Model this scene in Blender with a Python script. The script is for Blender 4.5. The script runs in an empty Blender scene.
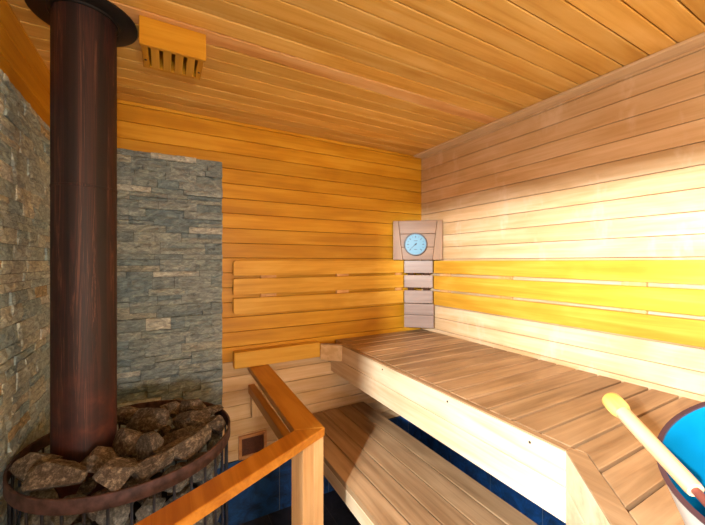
import bpy, bmesh, math, random
from mathutils import Vector, Matrix, noise
random.seed(7)
C = bpy.context.scene.collection
E = 1.38                                   # eye height; the room's zero is the tiled floor
XL, XR, YB, YF, ZC = -0.385, 1.58, 1.855, -1.6, 2.115
PITCH = 0.0775

# ------------------------------------------------------------------ materials
def srgb(r, g, b):
    f = lambda c: (c/255/12.92) if c/255 <= .04045 else ((c/255+.055)/1.055)**2.4
    return (f(r), f(g), f(b), 1)

def new_mat(name):
    m = bpy.data.materials.new(name); m.use_nodes = True
    nt = m.node_tree
    return m, nt, nt.nodes['Principled BSDF']

def N(nt, typ, **kw):
    n = nt.nodes.new(typ)
    for k, v in kw.items():
        if k in n.inputs.keys(): n.inputs[k].default_value = v
        else: setattr(n, k, v)
    return n

def ramp(nt, stops):
    r = nt.nodes.new('ShaderNodeValToRGB')
    el = r.color_ramp.elements
    while len(el) < len(stops): el.new(.5)
    for e, (p, c) in zip(el, stops): e.position = p; e.color = c
    return r

def wood(name, dark, mid, light, axis='X', rough=.42, var=.22, stain=0.0, spec=.35):
    """planks: grain runs along axis; every board (mesh island / object) gets its own tone"""
    m, nt, b = new_mat(name); L = nt.links.new
    tc = N(nt, 'ShaderNodeTexCoord'); geo = N(nt, 'ShaderNodeNewGeometry'); oi = N(nt, 'ShaderNodeObjectInfo')
    add = N(nt, 'ShaderNodeMath', operation='ADD'); L(geo.outputs['Random Per Island'], add.inputs[0]); L(oi.outputs['Random'], add.inputs[1])
    fr = N(nt, 'ShaderNodeMath', operation='FRACT'); L(add.outputs[0], fr.inputs[0])
    mul = N(nt, 'ShaderNodeMath', operation='MULTIPLY'); L(fr.outputs[0], mul.inputs[0]); mul.inputs[1].default_value = 37
    va = N(nt, 'ShaderNodeVectorMath', operation='ADD'); L(tc.outputs['Object'], va.inputs[0]); L(mul.outputs[0], va.inputs[1])
    mp = N(nt, 'ShaderNodeMapping'); L(va.outputs[0], mp.inputs['Vector'])
    s = [34, 34, 34]; s['XYZ'.index(axis)] = 1.6
    mp.inputs['Scale'].default_value = s
    n1 = N(nt, 'ShaderNodeTexNoise', Scale=1.0, Detail=5.0, Roughness=.6, Distortion=.6); L(mp.outputs[0], n1.inputs['Vector'])
    mp2 = N(nt, 'ShaderNodeMapping'); L(va.outputs[0], mp2.inputs['Vector'])
    s2 = [7, 7, 7]; s2['XYZ'.index(axis)] = 2.2; mp2.inputs['Scale'].default_value = s2
    n2 = N(nt, 'ShaderNodeTexNoise', Scale=1.0, Detail=3.0, Roughness=.5, Distortion=1.0); L(mp2.outputs[0], n2.inputs['Vector'])
    mx = N(nt, 'ShaderNodeMath', operation='MULTIPLY_ADD'); L(n2.outputs[0], mx.inputs[0]); mx.inputs[1].default_value = .45
    m3 = N(nt, 'ShaderNodeMath', operation='MULTIPLY'); L(n1.outputs[0], m3.inputs[0]); m3.inputs[1].default_value = .55
    L(m3.outputs[0], mx.inputs[2])
    rp = ramp(nt, [(.38, dark), (.5, mid), (.62, light)]); L(mx.outputs[0], rp.inputs[0])
    hv = N(nt, 'ShaderNodeHueSaturation'); L(rp.outputs[0], hv.inputs['Color'])
    mr = N(nt, 'ShaderNodeMapRange'); L(fr.outputs[0], mr.inputs['Value'])
    mr.inputs['To Min'].default_value = 1-var; mr.inputs['To Max'].default_value = 1+var*.6
    L(mr.outputs[0], hv.inputs['Value'])
    col = hv.outputs[0]
    if stain:
        n4 = N(nt, 'ShaderNodeTexNoise', Scale=1.0, Detail=4.0, Roughness=.65)
        mp4 = N(nt, 'ShaderNodeMapping'); mp4.inputs['Scale'].default_value = (9, 9, 4); L(tc.outputs['Object'], mp4.inputs[0]); L(mp4.outputs[0], n4.inputs['Vector'])
        r4 = ramp(nt, [(.55, (0, 0, 0, 1)), (.72, (stain, stain, stain, 1))]); L(n4.outputs[0], r4.inputs[0])
        mm = N(nt, 'ShaderNodeMix', data_type='RGBA'); L(r4.outputs[0], mm.inputs['Factor']); L(col, mm.inputs['A']); mm.inputs['B'].default_value = srgb(228, 205, 175)
        col = mm.outputs['Result']
    L(col, b.inputs['Base Color'])
    b.inputs['Roughness'].default_value = rough
    b.inputs['Specular IOR Level'].default_value = spec
    bp = N(nt, 'ShaderNodeBump', Strength=.12, Distance=.002); L(n1.outputs[0], bp.inputs['Height']); L(bp.outputs[0], b.inputs['Normal'])
    return m

def plain(name, col, rough=.5, metal=0.0, noise_amt=0.0, scale=30, spec=.5):
    m, nt, b = new_mat(name); L = nt.links.new
    if noise_amt:
        tc = N(nt, 'ShaderNodeTexCoord'); n = N(nt, 'ShaderNodeTexNoise', Scale=scale, Detail=4.0); L(tc.outputs['Object'], n.inputs['Vector'])
        lo = tuple(c*(1-noise_amt) for c in col[:3])+(1,); hi = tuple(min(1, c*(1+noise_amt)) for c in col[:3])+(1,)
        r = ramp(nt, [(.35, lo), (.65, hi)]); L(n.outputs[0], r.inputs[0]); L(r.outputs[0], b.inputs['Base Color'])
    else: b.inputs['Base Color'].default_value = col
    b.inputs['Roughness'].default_value = rough; b.inputs['Metallic'].default_value = metal
    b.inputs['Specular IOR Level'].default_value = spec
    return m

def slate(name, tone=None):
    m, nt, b = new_mat(name); L = nt.links.new
    tc = N(nt, 'ShaderNodeTexCoord'); geo = N(nt, 'ShaderNodeNewGeometry')
    r = ramp(nt, tone or [(0, srgb(126, 142, 148)), (.22, srgb(142, 156, 160)), (.42, srgb(118, 138, 148)), (.6, srgb(148, 160, 160)), (.76, srgb(132, 148, 152)), (.88, srgb(156, 162, 156)), (.94, srgb(184, 190, 186)), (.98, srgb(160, 150, 124))])
    r.color_ramp.interpolation = 'CONSTANT'; L(geo.outputs['Random Per Island'], r.inputs[0])
    mp = N(nt, 'ShaderNodeMapping'); mp.inputs['Scale'].default_value = (16, 16, 42); L(tc.outputs['Object'], mp.inputs[0])
    n = N(nt, 'ShaderNodeTexNoise', Scale=1.6, Detail=10.0, Roughness=.78, Distortion=1.0); L(mp.outputs[0], n.inputs['Vector'])
    r2 = ramp(nt, [(.3, (.25, .25, .27, 1)), (.5, (.92, .92, .92, 1)), (.68, (1.8, 1.78, 1.7, 1))]); L(n.outputs[0], r2.inputs[0])
    mm = N(nt, 'ShaderNodeMix', data_type='RGBA', blend_type='MULTIPLY'); mm.inputs['Factor'].default_value = 1
    L(r.outputs[0], mm.inputs['A']); L(r2.outputs[0], mm.inputs['B']); L(mm.outputs['Result'], b.inputs['Base Color'])
    bp = N(nt, 'ShaderNodeBump', Strength=.8, Distance=.006); L(n.outputs[0], bp.inputs['Height']); L(bp.outputs[0], b.inputs['Normal'])
    b.inputs['Roughness'].default_value = .62
    return m

def rock(name, lo, mid, hi):
    m, nt, b = new_mat(name); L = nt.links.new
    tc = N(nt, 'ShaderNodeTexCoord'); oi = N(nt, 'ShaderNodeObjectInfo')
    va = N(nt, 'ShaderNodeVectorMath', operation='ADD'); L(tc.outputs['Object'], va.inputs[0]); L(oi.outputs['Random'], va.inputs[1])
    n = N(nt, 'ShaderNodeTexNoise', Scale=85.0, Detail=9.0, Roughness=.8); L(va.outputs[0], n.inputs['Vector'])
    r = ramp(nt, [(.32, lo), (.5, mid), (.68, hi)]); L(n.outputs[0], r.inputs[0])
    hv = N(nt, 'ShaderNodeHueSaturation'); L(r.outputs[0], hv.inputs['Color'])
    mr = N(nt, 'ShaderNodeMapRange'); L(oi.outputs['Random'], mr.inputs['Value']); mr.inputs['To Min'].default_value = .8; mr.inputs['To Max'].default_value = 1.15
    L(mr.outputs[0], hv.inputs['Value']); L(hv.outputs[0], b.inputs['Base Color'])
    bp = N(nt, 'ShaderNodeBump', Strength=.9, Distance=.008); L(n.outputs[0], bp.inputs['Height']); L(bp.outputs[0], b.inputs['Normal'])
    b.inputs['Roughness'].default_value = .8
    return m

def rusty_pipe(name):
    m, nt, b = new_mat(name); L = nt.links.new
    tc = N(nt, 'ShaderNodeTexCoord')
    mp = N(nt, 'ShaderNodeMapping'); mp.inputs['Scale'].default_value = (38, 38, 1.1); L(tc.outputs['Object'], mp.inputs[0])
    n = N(nt, 'ShaderNodeTexNoise', Scale=1.0, Detail=7.0, Roughness=.6, Distortion=.9); L(mp.outputs[0], n.inputs['Vector'])
    r = ramp(nt, [(.36, srgb(20, 14, 19)), (.46, srgb(34, 20, 24)), (.5, srgb(60, 30, 29)), (.53, srgb(28, 19, 24)), (.575, srgb(44, 25, 27)), (.592, srgb(92, 58, 48)), (.61, srgb(40, 25, 28))]); L(n.outputs[0], r.inputs[0])
    # heat-rusted lower end of the pipe
    sp = N(nt, 'ShaderNodeSeparateXYZ'); L(tc.outputs['Object'], sp.inputs[0])
    n2 = N(nt, 'ShaderNodeTexNoise', Scale=7.0, Detail=5.0); L(tc.outputs['Object'], n2.inputs['Vector'])
    ma = N(nt, 'ShaderNodeMath', operation='MULTIPLY_ADD'); L(n2.outputs[0], ma.inputs[0]); ma.inputs[1].default_value = .55; L(sp.outputs['Z'], ma.inputs[2])
    mr = N(nt, 'ShaderNodeMapRange'); L(ma.outputs[0], mr.inputs['Value'])
    for k, v in (('From Min', .95), ('From Max', 1.45), ('To Min', .85), ('To Max', 0)): mr.inputs[k].default_value = v
    mm = N(nt, 'ShaderNodeMix', data_type='RGBA'); L(mr.outputs[0], mm.inputs['Factor']); L(r.outputs[0], mm.inputs['A'])
    n3 = N(nt, 'ShaderNodeTexNoise', Scale=22.0, Detail=6.0); L(tc.outputs['Object'], n3.inputs['Vector'])
    r3 = ramp(nt, [(.35, srgb(54, 28, 28)), (.6, srgb(92, 42, 32)), (.75, srgb(128, 64, 42))]); L(n3.outputs[0], r3.inputs[0]); L(r3.outputs[0], mm.inputs['B'])
    L(mm.outputs['Result'], b.inputs['Base Color'])
    b.inputs['Roughness'].default_value = .58; b.inputs['Metallic'].default_value = .1
    bp = N(nt, 'ShaderNodeBump', Strength=.2, Distance=.002); L(n3.outputs[0], bp.inputs['Height']); L(bp.outputs[0], b.inputs['Normal'])
    return m

def tile_mat(name, lo, hi):
    m, nt, b = new_mat(name); L = nt.links.new
    tc = N(nt, 'ShaderNodeTexCoord'); n = N(nt, 'ShaderNodeTexNoise', Scale=14.0, Detail=7.0, Roughness=.7, Distortion=1.0); L(tc.outputs['Object'], n.inputs['Vector'])
    r = ramp(nt, [(.35, lo), (.65, hi)]); L(n.outputs[0], r.inputs[0]); L(r.outputs[0], b.inputs['Base Color'])
    b.inputs['Roughness'].default_value = .45
    bp = N(nt, 'ShaderNodeBump', Strength=.3, Distance=.003); L(n.outputs[0], bp.inputs['Height']); L(bp.outputs[0], b.inputs['Normal'])
    return m

WOOD_OR = (srgb(188, 130, 24), srgb(204, 146, 32), srgb(216, 162, 48))       # amber panelling
WOOD_PALE = (srgb(204, 166, 116), srgb(218, 184, 138), srgb(230, 200, 160))   # paler panelling
WOOD_BENCH = (srgb(142, 110, 76), srgb(168, 134, 96), srgb(188, 154, 114))     # oiled bench slats
WOOD_LIGHT = (srgb(206, 150, 88), srgb(220, 168, 104), srgb(230, 184, 124))  # light planed boards
WOOD_BACK = (srgb(198, 144, 40), srgb(214, 160, 52), srgb(226, 176, 72))     # backrest boards
M = {}
for ax in 'XYZ':
    M['amber'+ax] = wood('amber_panel_'+ax, *WOOD_OR, axis=ax, var=.12)
    M['pale'+ax] = wood('pale_panel_'+ax, *WOOD_PALE, axis=ax, var=.12)
    M['bench'+ax] = wood('bench_slat_'+ax, *WOOD_BENCH, axis=ax, var=.14, rough=.5)
    M['light'+ax] = wood('light_board_'+ax, *WOOD_LIGHT, axis=ax, var=.06)
    M['back'+ax] = wood('backrest_board_'+ax, *WOOD_BACK, axis=ax, var=.08)
M['paleYs'] = wood('stained_panel', *WOOD_PALE, axis='Y', var=.12, stain=.6)
M['ceil'] = wood('ceiling_panel', srgb(210, 158, 72), srgb(224, 178, 92), srgb(234, 194, 116), axis='X', var=.2)
M['fascia'] = wood('fascia_wood', srgb(208, 174, 130), srgb(222, 194, 154), srgb(232, 208, 172), axis='Y', var=.05)
M['post'] = wood('post_wood', srgb(196, 148, 96), srgb(212, 168, 114), srgb(222, 182, 132), axis='Z', var=.08)
M['trimw'] = wood('moulding_wood', srgb(206, 178, 138), srgb(220, 194, 156), srgb(230, 208, 176), axis='Y', var=0.0)
M['worn'] = wood('worn_ceiling_panel', srgb(206, 150, 88), srgb(222, 172, 110), srgb(232, 190, 134), axis='X', var=0.0)
M['white'] = wood('bleached_board', srgb(132, 110, 96), srgb(146, 124, 110), srgb(158, 138, 124), axis='X', var=.08)
M['plate'] = wood('thermometer_wood', srgb(120, 84, 48), srgb(136, 98, 58), srgb(148, 110, 70), axis='X', var=.1)
M['rail'] = wood('rail_top_wood', srgb(168, 102, 28), srgb(190, 124, 38), srgb(206, 142, 56), axis='Y', var=.1, rough=.36)
M['gap'] = plain('panel_gap', srgb(70, 40, 20), .9)
M['slate'] = slate('split_slate')
M['slate_lit'] = slate('lit_split_slate', [(0, srgb(166, 180, 178)), (.22, srgb(180, 190, 184)), (.42, srgb(156, 176, 180)), (.6, srgb(186, 192, 182)), (.76, srgb(172, 184, 182)), (.88, srgb(192, 192, 176)), (.94, srgb(200, 202, 194)), (.98, srgb(176, 160, 126))])  # same slate as the back wall, with the left wall's light put into the tones
M['mortar'] = plain('mortar', srgb(62, 62, 60), .9)
M['stone'] = rock('stove_stone', srgb(36, 31, 28), srgb(90, 79, 69), srgb(180, 166, 146))
M['stone_grey'] = rock('grey_stove_stone', srgb(52, 52, 52), srgb(100, 102, 100), srgb(168, 168, 160))
M['pipe'] = rusty_pipe('rusted_pipe')
M['rim'] = plain('rusted_rim', srgb(78, 55, 52), .6, .2, .45, 45)
M['bar'] = plain('dark_steel', srgb(54, 58, 70), .45, .5, .2, 60)
M['black'] = plain('black_steel', srgb(26, 24, 26), .5, .3)
M['core'] = plain('sooty_steel', srgb(34, 30, 30), .8, 0, .3, 20)
M['tile'] = tile_mat('blue_slate_tile', srgb(16, 36, 68), srgb(24, 80, 144))
M['ftile'] = tile_mat('dark_floor_tile', srgb(34, 36, 46), srgb(58, 60, 72))
M['grout'] = plain('grout', srgb(120, 130, 140), .8)
M['fgrout'] = plain('floor_grout', srgb(92, 92, 96), .8)
M['dial'] = plain('dial_face', srgb(34, 118, 146), .4)
M['dialrim'] = plain('dial_rim', srgb(20, 19, 20), .4, .0)
M['ink'] = plain('dial_ink', srgb(8, 34, 52), .6)
M['bucket'] = plain('bucket_outside', srgb(205, 200, 188), .35, .1, .08, 20)
M['liner'] = plain('bucket_liner', srgb(4, 116, 156), .25, .0, .12, 6)
M['lip'] = plain('bucket_lip', srgb(70, 46, 48), .4)
M['ladle'] = wood('ladle_wood', srgb(180, 128, 84), srgb(214, 170, 122), srgb(230, 190, 144), axis='X', var=.05, rough=.3)
M['cap'] = wood('ladle_end_wood', srgb(206, 160, 60), srgb(220, 180, 84), srgb(230, 196, 110), axis='X', var=.05, rough=.3)
M['stem'] = plain('ladle_stem', srgb(120, 66, 54), .35, .3)
M['mesh'] = plain('vent_mesh', srgb(96, 54, 32), .6, 0, .25, 120)
M['ventframe'] = wood('vent_frame_wood', srgb(172, 116, 70), srgb(190, 134, 86), srgb(202, 150, 102), axis='X', var=.06)
M['screw'] = plain('screw', srgb(60, 46, 40), .5, .4)
M['frame'] = wood('window_frame_wood', *WOOD_LIGHT, axis='Z', var=.05)

# ------------------------------------------------------------------ mesh helpers
class MB:
    def __init__(s): s.v = []; s.f = []; s.m = []
    def poly(s, verts, faces, mi=0):
        o = len(s.v); s.v += [tuple(v) for v in verts]; s.f += [tuple(i+o for i in f) for f in faces]; s.m += [mi]*len(faces); return s
    def box(s, x0, x1, y0, y1, z0, z1, mi=0):
        v = [(x, y, z) for x in (x0, x1) for y in (y0, y1) for z in (z0, z1)]
        return s.poly(v, [(0, 1, 3, 2), (4, 6, 7, 5), (0, 4, 5, 1), (2, 3, 7, 6), (0, 2, 6, 4), (1, 5, 7, 3)], mi)
    def prism(s, pts, z0, z1, mi=0):
        n = len(pts)
        a = sum(pts[i][0]*pts[(i+1) % n][1]-pts[(i+1) % n][0]*pts[i][1] for i in range(n))
        if a < 0: pts = pts[::-1]
        v = [(x, y, z0) for x, y in pts]+[(x, y, z1) for x, y in pts]
        f = [tuple(range(n-1, -1, -1)), tuple(range(n, 2*n))]+[(i, (i+1) % n, n+(i+1) % n, n+i) for i in range(n)]
        return s.poly(v, f, mi)
    def prism_y(s, pts, y0, y1, mi=0):         # outline in x,z
        n = len(pts)
        a = sum(pts[i][0]*pts[(i+1) % n][1]-pts[(i+1) % n][0]*pts[i][1] for i in range(n))
        if a < 0: pts = pts[::-1]
        v = [(x, y0, z) for x, z in pts]+[(x, y1, z) for x, z in pts]
        f = [tuple(range(n)), tuple(range(2*n-1, n-1, -1))]+[((i+1) % n, i, n+i, n+(i+1) % n) for i in range(n)]
        return s.poly(v, f, mi)
    def lathe(s, prof, n=48, c=(0, 0), mi=0, closed=False):
        v = []; f = []
        for i in range(n):
            a = 2*math.pi*i/n
            v += [(c[0]+r*math.cos(a), c[1]+r*math.sin(a), z) for r, z in prof]
        k = len(prof)
        for i in range(n):
            j = (i+1) % n
            for q in range(k if closed else k-1):
                f.append((i*k+q, j*k+q, j*k+(q+1) % k, i*k+(q+1) % k))
        if not closed:
            if prof[0][0] > 1e-6: f.append(tuple(i*k for i in range(n))[::-1])
            if prof[-1][0] > 1e-6: f.append(tuple(i*k+k-1 for i in range(n)))
        return s.poly(v, f, mi)
    def tube(s, path, radii, n=12, mi=0):
        path = [Vector(p) for p in path]; v = []; f = []
        for i, p in enumerate(path):
            d = (path[min(i+1, len(path)-1)]-path[max(i-1, 0)]).normalized()
            up = Vector((0, 0, 1)) if abs(d.z) < .9 else Vector((1, 0, 0))
            a = d.cross(up).normalized(); b = d.cross(a)
            r = radii[i] if isinstance(radii, (list, tuple)) else radii
            v += [tuple(p+a*r*math.cos(2*math.pi*k/n)+b*r*math.sin(2*math.pi*k/n)) for k in range(n)]
        for i in range(len(path)-1):
            for k in range(n):
                f.append((i*n+k, i*n+(k+1) % n, (i+1)*n+(k+1) % n, (i+1)*n+k))
        f.append(tuple(range(n))[::-1]); f.append(tuple((len(path)-1)*n+k for k in range(n)))
        return s.poly(v, f, mi)
    def build(s, name, mats, parent=None, bevel=0, smooth=False, seg=1):
        me = bpy.data.meshes.new(name); me.from_pydata(s.v, [], s.f); me.validate()
        bm = bmesh.new(); bm.from_mesh(me); bmesh.ops.recalc_face_normals(bm, faces=bm.faces); bm.to_mesh(me); bm.free()
        mats = mats if isinstance(mats, (list, tuple)) else [mats]
        for m in mats: me.materials.append(m)
        for p, mi in zip(me.polygons, s.m): p.material_index = mi
        o = bpy.data.objects.new(name, me); C.objects.link(o)
        if smooth:
            for p in me.polygons: p.use_smooth = True
            me.set_sharp_from_angle(angle=math.radians(40))
        if bevel:
            b = o.modifiers.new('edge', 'BEVEL'); b.width = bevel; b.segments = seg; b.limit_method = 'ANGLE'; b.angle_limit = math.radians(30)
        if parent: o.parent = parent
        return o

def tag(o, label, cat, group=None, kind=None):
    o['label'] = label; o['category'] = cat
    if group: o['group'] = group
    if kind: o['kind'] = kind
    return o
def structure(o, label=None):
    o['kind'] = 'structure'
    if label: o['label'] = label
    return o
def empty(name, label, cat, loc=(0, 0, 0), rotz=0, group=None):
    o = bpy.data.objects.new(name, None); C.objects.link(o); o.location = loc; o.rotation_euler = (0, 0, rotz); o.empty_display_size = .1
    return tag(o, label, cat, group)
def clip(poly, a, b, c):
    """keep a*x+b*y >= c"""
    out = []
    for i in range(len(poly)):
        p, q = poly[i], poly[(i+1) % len(poly)]
        dp, dq = a*p[0]+b*p[1]-c, a*q[0]+b*q[1]-c
        if dp >= 0: out.append(p)
        if (dp > 0) != (dq > 0) and dp != dq:
            t = dp/(dp-dq); out.append((p[0]+t*(q[0]-p[0]), p[1]+t*(q[1]-p[1])))
    return out

# ------------------------------------------------------------------ room shell
T = .014                                    # panel board thickness
G = .0011                                   # half groove
TT = .335                                   # tile wainscot top
def rows(z0, z1, phase):
    zs = [z0]; k = math.ceil((z0-phase)/PITCH+1e-6)
    while phase+k*PITCH < z1-1e-4: zs.append(phase+k*PITCH); k += 1
    zs.append(z1)
    return list(zip(zs[:-1], zs[1:]))
PH = E+.096                                 # one panel joint on the back wall

w = MB()
for z0, z1 in rows(TT, ZC, PH):
    w.box(XL-.02, XR+.02, YB, YB+T, z0+G, z1-G, 1 if (z0+z1)/2 < E-.51 else 0)
w.box(XL-.02, XR+.02, YB+T-.004, YB+.06, 0, ZC, 2)
structure(w.build('wall_back', [M['amberX'], M['paleX'], M['gap']], bevel=.0016), 'back wall of amber horizontal wood panelling, paler below the bench')

w = MB()
for z0, z1 in rows(TT, ZC, PH-.003):
    w.box(XR, XR+T, YF-.02, YB-.0005, z0+G, z1-G, 0)
w.box(XR+T-.004, XR+.06, YF-.02, YB+.02, 0, ZC, 1)
structure(w.build('wall_right', [M['paleYs'], M['gap']], bevel=.0016), 'right wall of pale horizontal wood panelling with faint water marks')

OPY0, OPY1, OPZ = -1.56, 0.233, E+.330       # glazed opening in the left wall that the daylight comes through
w = MB()
for z0, z1 in rows(0, ZC, PH+.004):
    w.box(XL-T, XL, OPY1, YB-.0005, z0+G, z1-G, 0)
    if z0 >= OPZ: w.box(XL-T, XL, YF, OPY1-.002, z0+G, z1-G, 0)
w.box(XL-.05, XL-T+.004, OPY1, YB+.02, 0, ZC, 1)
w.box(XL-.05, XL-T+.004, YF, OPY1, OPZ, ZC, 1)
w.box(XL-.05, XL-T+.004, YF-.02, OPY0, 0, OPZ, 1)
for z0, z1 in rows(0, OPZ, PH+.004): w.box(XL-T, XL, YF, OPY0, z0+G, z1-G, 0)
structure(w.build('wall_left', [M['amberY'], M['gap']], bevel=.0016), 'left wall of amber wood panelling above the slate')

FX0, FX1, FZ0, FZ1 = -.30, .80, .95, 1.5        # window added in the front wall for fill light
w = MB()
for a_, b_ in ((XL-.02, FX0), (FX1, XR+.02)):
    for z0, z1 in rows(0, ZC, PH): w.box(a_, b_, YF-T, YF, z0+G, z1-G, 0)
    w.box(a_, b_, YF-.06, YF-T+.004, 0, ZC, 1)
for a_, b_ in ((0, FZ0), (FZ1, ZC)):
    w.box(FX0, FX1, YF-.06, YF, a_, b_, 0)
structure(w.build('wall_front', [M['amberX'], M['gap']], bevel=.0016), 'front wall of wood panelling behind the viewer')

w = MB()
ys = rows(YF-.02, YB+.02, .394)
for y0, y1 in ys:
    if y0 < 1.225 < y1:                      # one worn pale board with splintered edges
        rg = random.Random(21); lo, hi = [], []; x = XL-.02
        while x < XR+.02:
            k_ = max(0, 1-abs(x-.35)/.75)
            lo.append((x, y0+.002+k_*rg.choice((0, .001, .003, .006, .009)))); hi.append((x, y1-.002-k_*rg.choice((0, .001, .002, .005, .008)))); x += rg.uniform(.012, .05)
        n_ = len(lo)
        vv = [(x, y, z) for z in (ZC, ZC+T) for x, y in lo+hi]
        ff = []
        for i in range(n_-1):
            ff += [(i, i+1, n_+i+1, n_+i), (2*n_+i, 3*n_+i, 3*n_+i+1, 2*n_+i+1), (i, 2*n_+i, 2*n_+i+1, i+1), (n_+i, n_+i+1, 3*n_+i+1, 3*n_+i)]
        w.poly(vv, ff+[(0, n_, 3*n_, 2*n_), (n_-1, 3*n_-1, 4*n_-1, 2*n_-1)], 2)
        continue
    w.box(XL-.02, XR+.02, y0+.0019, y1-.0019, ZC, ZC+T, 0)
w.box(XL-.05, XR+.06, YF-.06, YB+.06, ZC+T-.004, ZC+.06, 1)
structure(w.build('ceiling', [M['ceil'], M['gap'], M['worn']], bevel=.0024), 'ceiling of amber tongue and groove boards')

w = MB()
for x0, x1 in [(XL-.02+.3*i, XL-.02+.3*(i+1)) for i in range(7)]:
    for y0, y1 in [(YF+.3*i, YF+.3*(i+1)) for i in range(12)]:
        w.box(x0+.0015, min(x1, XR+.02)-.0015, y0+.0015, min(y1, YB+.02)-.0015, -.012, 0, 0)
w.box(XL-.06, XR+.06, YF-.06, YB+.06, -.06, -.0015, 1)
structure(w.build('floor', [M['ftile'], M['fgrout']]), 'dark slate tiled floor')

# tile wainscot along the foot of the back and right walls
w = MB(); x = .56-.3*4
while x < XR:
    a, b = max(x, XL+.001), min(x+.3, XR-.001)
    if b-a > .02: w.box(a+.0015, b-.0015, YB-.009, YB-.0005, .001, TT-.001, 0)
    x += .3
w.box(XL, XR-.001, YB-.0075, YB-.0003, .0005, TT-.0012, 1)
structure(w.build('trim_1', [M['tile'], M['grout']]), 'blue slate tile skirting at the foot of the back wall')
w = MB(); y = 1.61+.3-.3*12
while y < YB:
    a, b = max(y, YF+.001), min(y+.296, YB-.01)
    if b-a > .02: w.box(XR-.009, XR-.0005, a+.0015, b-.0015, .001, TT-.001, 0)
    y += .296
w.box(XR-.0075, XR-.0003, YF+.001, YB-.01, .0005, TT-.0012, 1)
structure(w.build('trim_2', [M['tile'], M['grout']]), 'blue slate tile skirting at the foot of the right wall under the bench')
w = MB().box(XR-.07, XR-.0005, YF+.001, YB-.001, ZC-.012, ZC-.0003)
structure(w.build('trim_3', M['trimw'], bevel=.002), 'flat wooden moulding between ceiling and right wall')

w = MB()
w.box(XL-.048, XL-.002, OPY0, OPY0+.03, .001, OPZ-.001)
w.box(XL-.048, XL-.002, OPY1-.004, OPY1-.0005, .001, OPZ-.001)
w.box(XL-.048, XL-.002, OPY0+.03, OPY1-.004, OPZ-.03, OPZ-.001)
structure(w.build('window_1', M['frame']), 'tall opening in the left wall letting daylight in')

w = MB()
w.box(FX0, FX0+.03, YF-.058, YF-.002, FZ0+.0005, FZ1-.0005); w.box(FX1-.03, FX1, YF-.058, YF-.002, FZ0+.0005, FZ1-.0005)
w.box(FX0+.03, FX1-.03, YF-.058, YF-.002, FZ0+.0005, FZ0+.03); w.box(FX0+.03, FX1-.03, YF-.058, YF-.002, FZ1-.03, FZ1-.0005)
structure(w.build('fill_window', M['frame']), 'window added in the front wall behind the viewer for fill light')

# ------------------------------------------------------------------ split slate cladding
def cladding(name, label, length, z0, z1, place, seed, d0=.012, d1=.034, mat='slate'):
    rng = random.Random(seed); mb = MB(); z = z0
    place_pt = place
    while z < z1-.004:
        h = rng.choice((.026, .032, .038, .046, .056))
        if z1-(z+h) < .016: h = z1-z
        s = 0.0
        while s < length-.003:
            l = rng.uniform(.06, .20)
            if length-(s+l) < .045: l = length-s
            split = rng.random() < .3 and h > .036
            parts = [(z, z+h)] if not split else [(z, z+h*.5), (z+h*.5, z+h)]
            for a, b in parts:
                dep = rng.uniform(d0, d1)
                nx, nz = max(3, int(l/.016)), max(2, int((b-a)/.010)); v = []; f = []
                tiltx, tiltz = rng.uniform(-.003, .003), rng.uniform(-.002, .002)
                g = .0007
                for j in range(nz+1):
                    for i in range(nx+1):
                        u = s+g+(l-2*g)*i/nx; q = a+g+(b-a-2*g)*j/nz
                        p = Vector((u*26+seed*9, q*46, s*7+a*3))
                        d = dep+tiltx*(i/nx-.5)*2+tiltz*(j/nz-.5)*2+(.009 if d1 > .02 else .005)*noise.fractal(p, 1.0, 2.0, 4)
                        if i in (0, nx) or j in (0, nz): d -= .0025
                        v.append(place_pt(u, max(min(d, d1+.004), .0045), q))
                n = len(v); W = nx+1
                f = [(j*W+i, j*W+i+1, (j+1)*W+i+1, (j+1)*W+i) for j in range(nz) for i in range(nx)]
                edge = [i for i in range(W)]+[j*W+nx for j in range(1, nz+1)]+[nz*W+i for i in range(nx-1, -1, -1)]+[j*W for j in range(nz-1, 0, -1)]
                def back(i):
                    jj, ii = divmod(i, W); return place_pt(s+g+(l-2*g)*ii/nx, .0027, a+g+(b-a-2*g)*jj/nz)
                bk = {e: n+k for k, e in enumerate(edge)}
                v += [back(e) for e in edge]
                for k in range(len(edge)):
                    e0, e1 = edge[k], edge[(k+1) % len(edge)]
                    f.append((e0, bk[e0], bk[e1], e1))
                mb.poly(v, f, 0)
            s += l
        z += h
    p = [place_pt(s_, d_, z_) for s_ in (0, length) for d_ in (.0006, .0025) for z_ in (z0, z1)]
    mb.poly(p, [(0, 1, 3, 2), (4, 6, 7, 5), (0, 4, 5, 1), (2, 3, 7, 6), (0, 2, 6, 4), (1, 5, 7, 3)], 1)
    o = mb.build(name, [M[mat], M['mortar']])
    return tag(o, label, 'stone cladding')
ZS = E+.508
cladding('slate_cladding', 'grey split slate cladding on the back wall to the right of the stove pipe', .640, TT+.002, ZS, lambda u, d, z: (XL+.005+u, YB-d, z), 3)
cladding('slate_cladding', 'grey split slate cladding on the left wall, left of the stove pipe', 1.06, .001, ZS, lambda u, d, z: (XL+d, YB-.036-u, z), 5, .0060, .0105, 'slate_lit')

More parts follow.
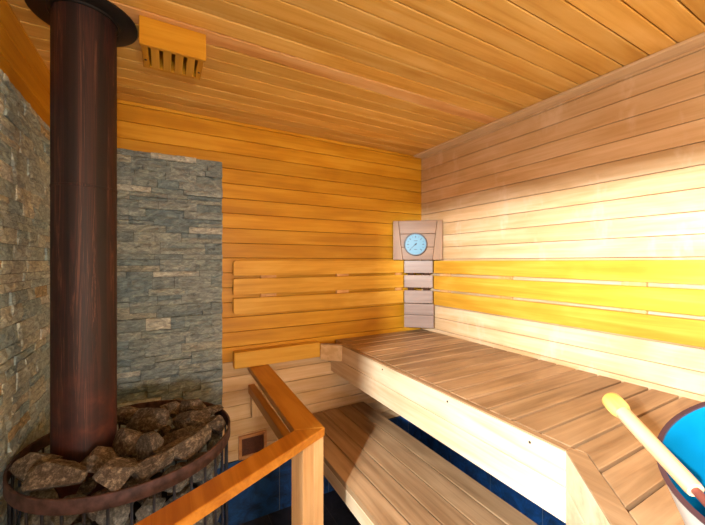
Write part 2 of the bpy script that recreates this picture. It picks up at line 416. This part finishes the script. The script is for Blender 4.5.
# ------------------------------------------------------------------ stove: pipe, wire basket, core
SX, SY, SR, SZ = -.084, 1.270, .2870, E-.55
PX, PY, PR = -.2075, 1.2833, .0788
st = empty('sauna_stove', 'round wire-basket sauna stove full of stones with rust-brown rim and flue pipe', 'stove', (SX, SY, 0))
def S(mb, *a, **k):
    mb.v = [(x-SX, y-SY, z) for x, y, z in mb.v]
    return mb.build(*a, parent=st, **k)
S(MB().lathe([(PR, .30), (PR, ZC-.001)], 64, (PX, PY)), 'flue_pipe', M['pipe'], smooth=True)
S(MB().lathe([(PR+.0002, 1.592), (PR+.0012, 1.593), (PR+.0012, 1.599), (PR+.0002, 1.600)], 64, (PX, PY), closed=True), 'pipe_joint', M['pipe'], smooth=True)
S(MB().lathe([(PR+.001, ZC-.013), (PR+.006, ZC-.013), (PR+.010, ZC-.009), (.131, ZC-.008), (.134, ZC-.006), (.134, ZC-.0008), (PR+.001, ZC-.0008)], 64, (PX, PY), closed=True), 'ceiling_collar', M['black'], smooth=True)
S(MB().lathe([(SR-.007, SZ-.037), (SR, SZ-.037), (SR, SZ), (SR-.007, SZ)], 96, (SX, SY), closed=True), 'basket_rim', M['rim'], bevel=.0015, smooth=True)
S(MB().lathe([(.135, .10), (.135, .62), (.125, .64), (0.0, .64)], 40, (SX+.0, SY)), 'firebox', M['core'], smooth=True)
for zz in (.26, .50):
    S(MB().lathe([(SR-.016, zz-.006), (SR-.011, zz-.006), (SR-.011, zz+.006), (SR-.016, zz+.006)], 72, (SX, SY), closed=True), 'basket_hoop', M['bar'], smooth=True)
S(MB().lathe([(SR-.012, .03), (SR, .03), (SR, .07), (SR-.012, .07)], 72, (SX, SY), closed=True), 'base_ring', M['bar'], smooth=True)
S(MB().lathe([(0, .075), (SR-.014, .075), (SR-.014, .09), (0, .09)], 48, (SX, SY)), 'base_plate', M['core'])
for k in range(3):
    a = math.radians(90+120*k); S(MB().box(SX+.22*math.cos(a)-.015, SX+.22*math.cos(a)+.015, SY+.22*math.sin(a)-.015, SY+.22*math.sin(a)+.015, .0005, .075), 'foot', M['bar'])
NB = 36
for k in range(NB):
    a = 2*math.pi*(k+.3)/NB; r = SR-.0105
    S(MB().tube([(SX+r*math.cos(a), SY+r*math.sin(a), .05), (SX+r*math.cos(a), SY+r*math.sin(a), SZ-.03)], .0035, 8), 'basket_bar', M['bar'], smooth=True)

# ------------------------------------------------------------------ stones
def stone_mesh(seed, dims, faceted=12):
    rng = random.Random(seed)
    bm = bmesh.new(); bmesh.ops.create_icosphere(bm, subdivisions=4, radius=1)
    pl = []
    for _ in range(faceted):
        n = Vector((rng.gauss(0, 1), rng.gauss(0, 1), rng.gauss(0, 1))).normalized(); pl.append((n, rng.uniform(.42, .76)))
    off = Vector((seed*3.1, seed*1.7, seed*.9))
    for v in bm.verts:
        p = v.co.copy()
        for n, d in pl:
            q = p.dot(n)
            if q > d: p -= n*(q-d)*.99
        p *= 1+.055*noise.fractal(p*2.6+off, 1.0, 2.0, 4)
        v.co = p
    for ax in range(3):
        lo = min(v.co[ax] for v in bm.verts); hi = max(v.co[ax] for v in bm.verts)
        for v in bm.verts: v.co[ax] = (v.co[ax]-(lo+hi)/2)/(hi-lo)*dims[ax]
    me = bpy.data.meshes.new('stone'); bm.to_mesh(me); bm.free()
    for p in me.polygons: p.use_smooth = True
    me.set_sharp_from_angle(angle=math.radians(24))
    return me
def put_stone(loc, dims, rot, seed, label, mat='stone', group=None, faceted=12):
    me = stone_mesh(seed, dims, faceted); me.materials.append(M[mat])
    o = bpy.data.objects.new('stove_stone', me); C.objects.link(o); o.location = loc; o.rotation_euler = rot
    return tag(o, label, 'stone', group)
R_ = math.radians
# on top of the heap: place, size (across the view, along it, height), turn
top = [
 ((-.300, 1.185, .845), (.110, .085, .072), (0, R_(8), R_(-18)), 'brown rounded stone at the far left of the heap, left of the big pointed one'),
 ((-.226, 1.100, .848), (.142, .080, .078), (0, R_(-14), R_(-20)), 'big pointed brown stone in front of the flue pipe, largest at left'),
 ((-.160, 1.150, .835), (.100, .075, .064), (0, R_(6), R_(-28)), 'dark brown stone against the foot of the flue pipe on its right front side'),
 ((-.111, 1.030, .848), (.118, .075, .066), (0, R_(-6), R_(-26)), 'light brown blocky stone at the middle of the front rim'),
 ((-.036, 1.140, .845), (.085, .055, .100), (R_(12), R_(34), R_(-24)), 'upright tan triangular stone standing in the middle of the heap'),
 ((-.098, 1.225, .828), (.105, .080, .080), (0, R_(24), R_(-28)), 'dark leaning stone behind the upright tan triangular stone'),
 ((-.051, 1.372, .832), (.165, .090, .086), (0, R_(-8), R_(-26)), 'large smooth brown stone at the back of the heap, right of the pipe'),
 ((.060, 1.122, .838), (.170, .066, .060), (0, R_(-5), R_(36)), 'long flat brown slab along the right front rim'),
 ((.082, 1.303, .825), (.135, .090, .072), (0, R_(-10), R_(-20)), 'brown stone in the right half, in front of the round one at the back'),
 ((.094, 1.402, .838), (.095, .075, .068), (0, R_(-20), R_(-20)), 'round brown stone near the back right of the rim'),
 ((.150, 1.250, .818), (.072, .062, .070), (R_(10), R_(10), R_(-30)), 'small dark stone at the far right of the heap against the rim'),
 ((-.125, 1.478, .822), (.130, .075, .060), (0, 0, R_(-20)), 'flat reddish stone at the very back beside the flue pipe'),
 ((.027, 1.475, .812), (.095, .060, .062), (0, R_(12), R_(-20)), 'pointed stone in the shade of the back rim'),
 ((-.024, 1.056, .832), (.110, .058, .046), (0, R_(-8), R_(12)), 'low brown stone between the front rim and the upright triangular stone'),
 ((-.090, 1.100, .828), (.080, .060, .052), (R_(8), R_(10), R_(-30)), 'small dark stone wedged behind the light blocky one'),
 ((.146, 1.335, .836), (.098, .060, .034), (0, R_(6), R_(-10)), 'thin flat stone resting at the right inside the rim'),
 ((.040, 1.232, .812), (.100, .070, .052), (0, R_(-6), R_(-26)), 'half-hidden stone behind the long flat slab'),
]
for i, (l, d, r, lab) in enumerate(top): put_stone(l, d, r, 11+i, lab)
rng = random.Random(5)
placed = [(Vector(l), sum(d)/6) for l, d, r, lab in top]
def fits(p, r, k=1.0):
    if math.hypot(p.x-PX, p.y-PY) < PR+r*.95: return False
    if math.hypot(p.x-SX, p.y-SY) > SR-.016-r: return False
    if p.z-r < .645 and math.hypot(p.x-SX, p.y-SY) < .135+r: return False
    return all((p-q).length > (r+t)*k for q, t in placed)
def drop(p, r, mat, label, group):
    placed.append((p, r))
    d = (2*r*rng.uniform(1.0, 1.25), 2*r*rng.uniform(.8, .98), 2*r*rng.uniform(.82, 1.0))
    a = math.atan2(p.y-SY, p.x-SX)
    put_stone(p, d, (rng.uniform(-.35, .35), rng.uniform(-.35, .35), a+math.pi/2), rng.randint(100, 900), label, mat, group)
for rr_, n in ((.046, 900), (.038, 2600), (.030, 3000)):        # the stones seen between the bars on the side towards the room
    for _ in range(n):
        a = R_(rng.uniform(-170, 25)); r = rng.uniform(rr_*.85, rr_*1.1); q = SR-.018-r-rng.uniform(0, .012)
        p = Vector((SX+q*math.cos(a), SY+q*math.sin(a), rng.uniform(.38, .785)))
        if fits(p, r): drop(p, r, 'stone_grey', 'grey stove stone inside the wire basket, seen between its bars', 'grey stones behind the basket bars')
for rr_, n in ((.048, 1500), (.038, 2500), (.028, 2500)):
    for _ in range(n):
        a = rng.uniform(0, 2*math.pi); q = SR*math.sqrt(rng.random()); r = rng.uniform(rr_*.85, rr_*1.1)
        p = Vector((SX+q*math.cos(a), SY+q*math.sin(a), rng.uniform(.67, .765)))
        if fits(p, r): drop(p, r, 'stone', 'dark lower stone of the heap, in the gaps between the top stones', 'dark lower stones of the heap')

# ------------------------------------------------------------------ ceiling vent box
v = empty('ceiling_vent', 'small wooden slatted vent box on the ceiling beside the flue pipe', 'vent', (.027, 1.19, ZC-.001))
MB().box(-.092, .092, 0, .014, -.085, 0).build('front_board', M['amberX'], v, .0015)
MB().box(-.088, -.070, .0145, .155, -.078, -.0005).build('side_board', M['amberY'], v, .001)
MB().box(.070, .088, .0145, .155, -.078, -.0005).build('side_board', M['amberY'], v, .001)
MB().box(-.0695, .0695, .141, .155, -.078, -.0005).build('end_board', M['amberX'], v, .001)
MB().box(-.0695, .0695, .0145, .1405, -.012, -.001).build('backing', M['black'], v)
for x in (-.052, -.018, .016, .050):
    MB().box(x-.0115, x+.0115, .016, .140, -.080, -.066).build('slat', M['backY'], v, .0012)
for x in (-.079, .079):
    MB().lathe([(0, -.0015), (.004, -.0015), (.004, 0), (0, 0)], 12, (x, .10)).build('screw', M['screw'], v).location.z = -.0785

# ------------------------------------------------------------------ backrests
def board_obj(parent, x0, x1, z0, z1, mat, y0=0, y1=.022, corners=(), r=.02):
    pts = [(x0, z0), (x1, z0), (x1, z1), (x0, z1)]; out = []
    for i, p in enumerate(pts):
        if i in corners:
            sx = 1 if p[0] == x0 else -1; sz = 1 if p[1] == z0 else -1
            arc = [(p[0]+sx*(r-r*math.sin(t)), p[1]+sz*(r-r*math.cos(t))) for t in [math.pi/2*k/5 for k in range(6)]]
            if i in (0, 2): arc = arc[::-1]
            out += arc
        else: out.append(p)
    return MB().prism_y(out, y0, y1).build('board', mat, parent, .002)
br = empty('backrest', 'three-board wooden backrest with rounded left end on the back wall', 'backrest', (.311, 1.82, 0))
for (a, b), c in zip(((E-.074, E+.007), (E-.1725, E-.089), (E-.275, E-.191)), ((3,), (), (0,))):
    board_obj(br, 0, 1.089, a, b, M['backX'], corners=c, y1=.018)
for a, b in ((.145, .229), (.599, .680), (1.042, 1.085)):
    MB().box(a, b, .0182, .0345, E-.27, E+.002).build('batten', M['lightZ'], br)
rr = empty('backrest', 'long three-board wooden backrest along the right wall above the bench', 'backrest', (1.545, .70, 0))
for a, b in ((E-.076, E+.005), (E-.180, E-.0925), (E-.282, E-.194)):
    MB().box(0, .018, -1.3, .992, a, b).build('board', M['backY'], rr, .002)
for a, b in ((.872, .952), (.434, .512), (-.126, -.047), (-.70, -.62)):
    MB().box(.0182, .0345, a, b, E-.278, E).build('batten', M['lightZ'], rr)
cb = empty('corner_backrest', 'bleached five-board backrest piece set across the corner under the thermometer', 'backrest', (1.4735, 1.7585, 0), math.atan2(-.123, .143))
for a, b, e in ((E-.076, E+.006, 0), (E-.1725, E-.0905, 0), (E-.275, E-.1915, 0), (E-.352, E-.279, .006), (E-.4365, E-.354, .006)):
    MB().box(-.0925, .0925+e, -.004-e, .014, a, b).build('board', M['white'], cb, .0015)
for x in (-.05, .05): MB().box(x-.02, x+.02, .0142, .03, E-.43, E).build('batten', M['gap'], cb)

# ------------------------------------------------------------------ thermometer
th = empty('thermometer', 'round thermometer with pale blue dial on a square wooden plate in the corner', 'thermometer', (1.4585-.012, 1.7485-.014, E+.011), math.atan2(-.213, .243))
hw, H = .158, .256
def pl(pts, name, mat, y0=-.008, y1=.004): return MB().prism_y(pts, y0, y1).build(name, mat, th, .0012)
MB().box(-hw+.004, hw-.004, .0042, .012, .003, H-.003).build('back_panel', M['gap'], th)
pl([(-hw, 0), (-hw+.062, 0), (-hw+.033, H), (-hw, H)], 'side_piece', wood('side_piece_wood', srgb(124, 88, 50), srgb(140, 102, 60), srgb(150, 114, 70), axis='Z', var=.05), -.011)
pl([(hw-.062, 0), (hw, 0), (hw, H), (hw-.033, H)], 'side_piece', bpy.data.materials['side_piece_wood'], -.011)
for a, b in ((0, .081), (.0835, .168), (.1705, H)):
    t0, t1 = .0635-.029*a/H, .0635-.029*b/H
    pl([(-hw+t0, a), (hw-t0, a), (hw-t1, b), (-hw+t1, b)], 'board', M['plate'])
DX, DZ, DR = -.012, .100, .074
def dial_y(mb): mb.v = [(x+DX, -.008-z, y+DZ) for x, y, z in mb.v]; return mb
dial_y(MB().lathe([(DR-.008, .0003), (DR, .0003), (DR, .016), (DR-.003, .019), (DR-.008, .019)], 48, closed=True)).build('dial_rim', M['dialrim'], th, smooth=True)
dial_y(MB().lathe([(0, .0005), (DR-.0085, .0005), (DR-.0085, .009), (0, .009)], 48)).build('dial_face', M['dial'], th)
mb = MB()
for k in range(13):
    a = R_(225-270*k/12); r0, r1 = .043 if k % 2 == 0 else .048, .055; wd = .0022 if k % 2 == 0 else .0014
    ca, sa = math.cos(a), math.sin(a)
    p = [(r*ca-w_*sa, r*sa+w_*ca) for r, w_ in ((r0, -wd), (r1, -wd), (r1, wd), (r0, wd))]
    mb.prism(p, .0091, .0096)
mb.box(-.012, .012, .022, .025, .0091, .0096); mb.box(-.009, .009, -.034, -.031, .0091, .0096)
dial_y(mb).build('dial_markings', M['ink'], th)
a = R_(222); ca, sa = math.cos(a), math.sin(a)
mb = MB().prism([(-.012*ca-.0016*sa, -.012*sa+.0024*ca), (-.012*ca+.0024*sa, -.012*sa-.0024*ca), (.05*ca+.0005*sa, .05*sa-.0005*ca), (.05*ca-.0005*sa, .05*sa+.0005*ca)], .0105, .0118)
mb.lathe([(0, .0091), (.005, .0091), (.005, .0135), (0, .0135)], 16)
dial_y(mb).build('needle', M['ink'], th)

# ------------------------------------------------------------------ upper bench
ZB = E-.47; FX = .878; TH_ = .022
ub = empty('upper_bench', 'wide upper sauna bench of crosswise brown slats with light fascia along the right wall', 'bench', (1.2, .6, 0))
def U(mb, name, mat, bevel=.0015):
    mb.v = [(x-1.2, y-.6, z) for x, y, z in mb.v]; return mb.build(name, mat, ub, bevel)
SP = .0852; YE = -.6
k = 0; y = .483-.0852*13
mats = M['benchX']
while y < YB-.006:
    y0, y1 = max(y+.0048, YE+.03), min(y+SP-.0048, YB-.002)
    if y1-y0 > .012:
        p = [(.3, y0), (XR-.003, y0), (XR-.003, y1), (.3, y1)]
        if y0 < .08: p = clip(p, 1, 0, .45+.036)
        q = clip(p, 1, 0, FX+TH_+.004)
        r = clip(p, 1, -1, .393+.046*1.414)
        # above the diagonal: whichever edge lies further left (the bench widens towards the viewer)
        yc = FX+TH_+.004-.393-.046*1.414
        if y0 >= yc: p = q
        elif y1 <= yc: p = r
        else:
            lo = clip(clip(p, 0, -1, -yc), 1, -1, .393+.046*1.414); hi = clip(clip(p, 0, 1, yc), 1, 0, FX+TH_+.004)
            lo = [a for a in lo if abs(a[1]-yc) > 1e-6]; hi = [a for a in hi if abs(a[1]-yc) > 1e-6]
            p = [(FX+TH_+.004, yc)]+[a for a in sorted(lo, key=lambda a: a[0])]+[a for a in sorted(hi, key=lambda a: -a[0])]
        if y1 > 1.70: p = clip(p, 1, 1, 2.586+.034) if y1 < 1.80 else clip(clip(p, 1, 1, 2.586+.034), 1, 0, .79)
        if y1 > 1.795: p = [a for a in p]
        U(MB().prism(p, ZB-.026, ZB), 'slat', mats, .0014)
    y += SP
# fascia: straight run of two boards, angled run, and the return out of sight
zf = (ZB-.007, ZB-.0955, ZB-.0970, ZB-.186)
cx, cy = FX, FX-.393
s2 = 1.41421356
for za, zb, ynd in ((zf[1], zf[0], 1.708), (zf[3], zf[2], 1.853)):
    inner = cy+TH_*.4142*-1
    U(MB().prism([(FX, cy), (FX, ynd), (FX+TH_, ynd+(TH_*.41 if ynd < 1.8 else 0)), (FX+TH_, cy-.0)], za, zb), 'fascia_board', M['fascia'], .002)
    ex, ey = .45, .057
    o = TH_*2*s2 if za == zf[1] else TH_*s2
    U(MB().prism([(FX-.0006, cy-.0006), (ex, ey), (ex+.0, ey-o*.5), (ex+o*.5, ey-o*.5), (FX+o*.5-.0006, cy-o*.5-.0006+.0), (FX+TH_-.001, cy-.001)], za, zb), 'angled_fascia_board', M['fascia'], .0015)
    U(MB().box(ex, ex+TH_, YE, ey-o*.5-.001, za, zb), 'fascia_board', M['fascia'], .002)
es = ZB-.0065
U(MB().prism([(FX, cy), (FX, 1.708), (FX+TH_, 1.708+TH_*.41), (FX+TH_, cy)], es, ZB-.0005), 'edge_strip', M['benchY'], .001)
o = TH_*2*s2
U(MB().prism([(FX-.0006, cy-.0006), (.45, .057), (.45, .057-o*.5), (.45+o*.5, .057-o*.5), (FX+o*.5-.0006, cy-o*.5-.0006), (FX+TH_-.001, cy-.001)], es, ZB-.0005), 'edge_strip', M['benchY'], .001)
U(MB().prism([(FX, 1.7085), (FX-.0918, 1.7995), (FX-.0918+.030, 1.7995), (FX+TH_, 1.7085+.012)], es, ZB-.0005), 'edge_strip', M['benchX'], .001)
U(MB().prism([(FX-.0, 1.7085), (FX-.0918, 1.7995), (FX-.0918+.030, 1.7995), (FX+TH_, 1.7085+.012)], zf[1], zf[0]), 'chamfer_board', M['paleX'], .0015)
U(MB().box(.455, XR-.002, YE, YE+.025, ZB-.186, ZB-.027), 'end_board', M['lightX'])
for yy in (1.80, 1.2, .62): U(MB().box(FX+TH_+.001, XR-.01, yy-.02, yy+.02, ZB-.09, ZB-.0265), 'bearer', M['lightX'])
for x_, y_ in ((.52, -.5), (1.50, -.5)): U(MB().box(x_-.03, x_+.03, y_-.03, y_+.03, .0005, ZB-.0265), 'leg', M['lightZ'])
for yy in (1.30, .89, .58):
    mb = MB().lathe([(0, 0), (.0038, 0), (.0038, .0012), (0, .0012)], 12); mb.v = [(FX-.0002-z, yy+x, ZB-.026+y_) for x, y_, z in mb.v]; U(mb, 'screw', M['screw'], 0)

# ------------------------------------------------------------------ lower bench
ZL = E-.885
lb = empty('lower_bench', 'lower sauna bench of lengthwise brown slats in front of the upper bench', 'bench', (.87, .9, 0))
def Lb(mb, name, mat, bevel=.0015):
    mb.v = [(x-.87, y-.9, z) for x, y, z in mb.v]; return mb.build(name, mat, lb, bevel)
xs = [.632+.0945*i for i in range(6)]
for a, b in zip(xs[:-1], xs[1:]):
    Lb(MB().box(a+.0032, b-.0032, .0, YB-.010, ZL-.026, ZL), 'slat', M['benchY'], .0014)
Lb(MB().box(.634, .659, .0, YB-.011, ZL-.085, ZL-.0265), 'fascia_board', M['fascia'])
Lb(MB().box(1.076, 1.099, .0, YB-.011, ZL-.085, ZL-.0265), 'fascia_board', M['fascia'])
for yy in (.04, .9, 1.80):
    Lb(MB().box(.66, 1.075, yy-.018, yy+.018, ZL-.085, ZL-.0265), 'bearer', M['lightX'])
for x_ in (.69, 1.045):
    for y_ in (.10, 1.74): Lb(MB().box(x_-.025, x_+.025, y_-.025, y_+.025, .0005, ZL-.0268), 'leg', M['lightZ'])

# ------------------------------------------------------------------ ledge on the back wall
MBl = MB().box(.313, FX-.0925, 1.80, YB-.0005, E-.5485, E-.4655)
tag(MBl.build('wall_ledge', M['backX'], bevel=.002), 'short thick board on the back wall joining the upper bench on its left', 'ledge board')

# ------------------------------------------------------------------ guard rail round the stove
gr = empty('guard_rail', 'amber wooden guard rail with corner post between stove and lower bench', 'railing', (.42, 1.02, 0))
def Gr(mb, name, mat, bevel=.002):
    mb.v = [(x-.42, y-1.02, z) for x, y, z in mb.v]; return mb.build(name, mat, gr, bevel)
zc1 = E-.550; zc0 = zc1-.028
Cx, Cy = .466, 1.030
d2 = (-math.cos(R_(27)), -math.sin(R_(27))); n2 = (-math.sin(R_(27)), math.cos(R_(27))); wl = .072
def on(s, t): return (Cx+d2[0]*s+n2[0]*t, Cy+d2[1]*s+n2[1]*t)
xi = .372
ti = (xi-Cx-n2[0]*wl)/d2[0]; ci = on(ti, wl)
Gr(MB().prism([(Cx, Cy+.0004), (Cx+.024, YB-.001), (xi+.017, YB-.001), (ci[0], ci[1]+.0004)], zc0, zc1), 'top_rail', M['rail'])
send = .925
o = Gr(MB().prism([(Cx-.0003, Cy-.0004), (ci[0]-.0003, ci[1]-.0004), on(send, wl), on(send, 0)], zc0, zc1), 'top_rail', M['rail'])
# two boards make the corner post, set square to the angled run
def gq(s0, s1, t0, t1): return [on(s0, t0), on(s1, t0), on(s1, t1), on(s0, t1)]
Gr(MB().prism(gq(-.001, .047, .006, .056), .0005, zc0-.0005), 'post_board', M['post'], .0012)
Gr(MB().prism(gq(.0485, .099, .006, .056), .0005, zc0-.0005), 'post_board', M['post'], .0012)
Gr(MB().prism(gq(.85, .90, .006, .056), .0005, zc0-.0005), 'post_board', M['post'], .0012)
Gr(MB().box(.392, .425, 1.09, YB-.001, E-.700, E-.656), 'lower_rail', M['rail'])
Gr(MB().box(.403, .459, YB-.042, YB-.0012, E-.82, E-.7005), 'cleat', M['paleZ'])

# ------------------------------------------------------------------ wall vent by the floor tiles
vg = empty('wall_vent', 'small framed vent with brown mesh low on the back wall behind the guard rail', 'vent', (.4155, YB-.0005, TT+.002))
w_, h_ = .0735, .124
MB().box(-w_, -w_+.016, -.012, 0, 0, h_).build('frame_side', M['ventframe'], vg, .001)
MB().box(w_-.016, w_, -.012, 0, 0, h_).build('frame_side', M['ventframe'], vg, .001)
MB().box(-w_+.0162, w_-.0162, -.012, 0, h_-.016, h_).build('frame_rail', M['ventframe'], vg, .001)
MB().box(-w_+.0162, w_-.0162, -.012, 0, 0, .016).build('frame_rail', M['ventframe'], vg, .001)
mb = MB().box(-w_+.0163, w_-.0163, -.002, -.0002, .0163, h_-.0163)
for i in range(14): z = .021+i*.0063; mb.box(-w_+.017, w_-.017, -.0045, -.0021, z, z+.0026)
for i in range(16): x = -w_+.020+i*.0069; mb.box(x, x+.0018, -.0062, -.0046, .017, h_-.017)
mb.build('mesh_panel', M['mesh'], vg)

# ------------------------------------------------------------------ water bucket and ladle on the bench
nrm = Vector((-.37117709, .13459763, .91875516)); rc = Vector((.675, .072, E-.241)); RR = .16
ea = nrm.cross(Vector((0, 1, 0))).normalized(); eb = nrm.cross(ea)
bc = Vector((.745, .085, ZB+.001)); RB = .105
bk = empty('water_bucket', 'round pale sauna bucket with bright blue inside and dark rim on the upper bench', 'bucket', bc)
NS = 72
def brow(t, dr):         # t: 0 bottom .. 1 rim
    out = []
    for k in range(NS):
        a = 2*math.pi*k/NS
        hi = rc+(ea*math.cos(a)+eb*math.sin(a))*(RR+dr)
        lo = bc+Vector((ea.x*math.cos(a)+eb.x*math.sin(a), ea.y*math.cos(a)+eb.y*math.sin(a), 0)).normalized()*(RB+dr)
        out.append(lo.lerp(hi, t)-bc)
    return out
def shell(rows_):
    v = [p for r in rows_ for p in r]; f = []
    for j in range(len(rows_)-1):
        for k in range(NS): f.append((j*NS+k, j*NS+(k+1) % NS, (j+1)*NS+(k+1) % NS, (j+1)*NS+k))
    return MB().poly(v, f)
def up(r, d): return [p+nrm*d for p in r]
mb = shell([brow(0, 0), brow(.5, 0), brow(.978, 0), brow(.978, -.004), brow(.5, -.004), brow(.0, -.004)])
mb.f.append(tuple(range(NS))[::-1]); mb.m.append(0)
mb.build('shell', M['bucket'], bk, smooth=True)
mb = shell([brow(.9815, -.0042), brow(.5, -.0045), brow(.06, -.0045), brow(.06, -.0056), brow(.5, -.0056), brow(.9815, -.0056), brow(.9815, -.0042)])
mb.f.append(tuple(2*NS+k for k in range(NS))); mb.m.append(0)
mb.build('liner', M['liner'], bk, smooth=True)
shell([up(brow(.982, .0008), 0), up(brow(.982, .0008), .003), up(brow(.982, -.0058), .003), up(brow(.982, -.0058), 0), up(brow(.982, .0008), 0)]).build('rim', M['lip'], bk, smooth=True)

A = Vector((.690, .304, E-.244)); B = Vector((.5925, .167, E-.292))
dr = (B-A).normalized()
ld = empty('ladle', 'wooden-handled sauna ladle leaning over the rim of the bucket', 'ladle', A)
q = dr.to_track_quat('X', 'Z'); ld.rotation_mode = 'QUATERNION'; ld.rotation_quaternion = q
Lh = (B-A).length
MB().tube([(.026, 0, 0), (.032, 0, 0), (Lh*.5, 0, 0), (Lh-.004, 0, 0), (Lh, 0, 0)], [.0105, .0118, .0115, .0110, .0100], 24).build('handle', M['ladle'], ld, smooth=True)
MB().tube([(0, 0, 0), (.0015, 0, 0), (.016, 0, 0), (.026, 0, 0), (.034, 0, 0)], [.0146, .0155, .0160, .0152, .0119], 24).build('handle_end', M['cap'], ld, smooth=True)
inv = q.inverted()
loc = lambda p: inv @ (Vector(p)-A)
MB().tube([loc(B-dr*.004), loc(B+dr*.02), loc((.598, .125, E-.33)), loc((.622, .095, E-.37))], .0055, 12).build('stem', M['stem'], ld, smooth=True)
bm_ = MB(); prof = [(.0, 0), (.02, .002), (.036, .014), (.042, .034), (.039, .034), (.034, .016), (.019, .005), (0, .003)]
bm_.lathe(prof, 32); cb_ = Vector((.645, .075, E-.40)); bm_.v = [tuple(inv @ (Vector(p)+cb_-A)) for p in bm_.v]
bm_.build('bowl', M['stem'], ld, smooth=True)

# ------------------------------------------------------------------ daylight, camera
BAND = (52, 88, -3, 3); BAND_S = 80.0; SKY_S = 1.3; KEY_W = 400.0; FILL_W = 78.0
W = bpy.data.worlds.new('daylight'); bpy.context.scene.world = W; W.use_nodes = True
nt = W.node_tree; L = nt.links.new
bg = nt.nodes['Background']
tc = N(nt, 'ShaderNodeTexCoord'); sx = N(nt, 'ShaderNodeSeparateXYZ'); L(tc.outputs['Generated'], sx.inputs[0])
def mth(op, a, b_=None):
    n = N(nt, 'ShaderNodeMath', operation=op)
    for i, q in enumerate((a, b_)):
        if q is None: continue
        if isinstance(q, (int, float)): n.inputs[i].default_value = q
        else: L(q, n.inputs[i])
    return n.outputs[0]
def smooth(val, lo, hi):
    n = N(nt, 'ShaderNodeMapRange', interpolation_type='SMOOTHSTEP'); L(val, n.inputs['Value']); n.inputs['From Min'].default_value = lo; n.inputs['From Max'].default_value = hi
    return n.outputs[0]
# bright low band added to the sky to light the right wall and fascia
azim = mth('ARCTAN2', mth('MULTIPLY', sx.outputs['X'], -1), mth('MULTIPLY', sx.outputs['Y'], -1))
elev = mth('ARCSINE', sx.outputs['Z'])
band = mth('MULTIPLY', mth('MULTIPLY', smooth(azim, R_(BAND[0]), R_(BAND[0]+2)), smooth(azim, R_(BAND[1]), R_(BAND[1]-12))),
           mth('MULTIPLY', smooth(elev, R_(BAND[2]), R_(BAND[2]+1.5)), smooth(elev, R_(BAND[3]), R_(BAND[3]-1.5))))
bg.inputs['Color'].default_value = (.82, .93, 1.0, 1)
L(mth('ADD', mth('MULTIPLY', band, BAND_S), SKY_S), bg.inputs['Strength'])
key_lt = bpy.data.lights.new('added_key_light', 'POINT'); key_lt.energy = KEY_W; key_lt.color = (.95, .97, 1.0); key_lt.shadow_soft_size = .03  # unseen light outside the opening, placed to cast the shadow edge on the bench
ho = bpy.data.objects.new('added_key_light', key_lt); C.objects.link(ho); ho.location = (-.90, -.26, E+.30)
pt = bpy.data.lights.new('opening_portal', 'AREA'); pt.shape = 'RECTANGLE'; pt.size = OPZ; pt.size_y = OPY1-OPY0; pt.cycles.is_portal = True
po = bpy.data.objects.new('opening_portal', pt); C.objects.link(po); po.location = (XL-.045, (OPY0+OPY1)/2, OPZ/2); po.rotation_euler = (0, R_(-90), 0)

pt2 = bpy.data.lights.new('window_portal', 'AREA'); pt2.shape = 'RECTANGLE'; pt2.size = FX1-FX0; pt2.size_y = FZ1-FZ0; pt2.cycles.is_portal = True
po2 = bpy.data.objects.new('window_portal', pt2); C.objects.link(po2); po2.location = ((FX0+FX1)/2, YF-.055, (FZ0+FZ1)/2); po2.rotation_euler = (R_(90), 0, 0)

lamp = bpy.data.lights.new('added_fill_light', 'POINT'); lamp.energy = FILL_W; lamp.color = (1.0, .93, .82); lamp.shadow_soft_size = .12  # added fill light behind the viewer, no fixture
lo_ = bpy.data.objects.new('added_fill_light', lamp); C.objects.link(lo_); lo_.location = (.15, -1.42, 1.16)

cam = bpy.data.cameras.new('camera'); co = bpy.data.objects.new('camera', cam); C.objects.link(co)
co.location = (0, 0, E); co.rotation_euler = (R_(90), 0, R_(-29)); cam.sensor_width = 36; cam.lens = 340/705*36; cam.shift_y = -1/705; cam.clip_start = .01
S_ = bpy.context.scene; S_.camera = co
S_.view_settings.view_transform = 'Standard'; S_.view_settings.look = 'None'; S_.view_settings.gamma = 1; S_.view_settings.use_curve_mapping = False
S_.view_settings.exposure = 0.3
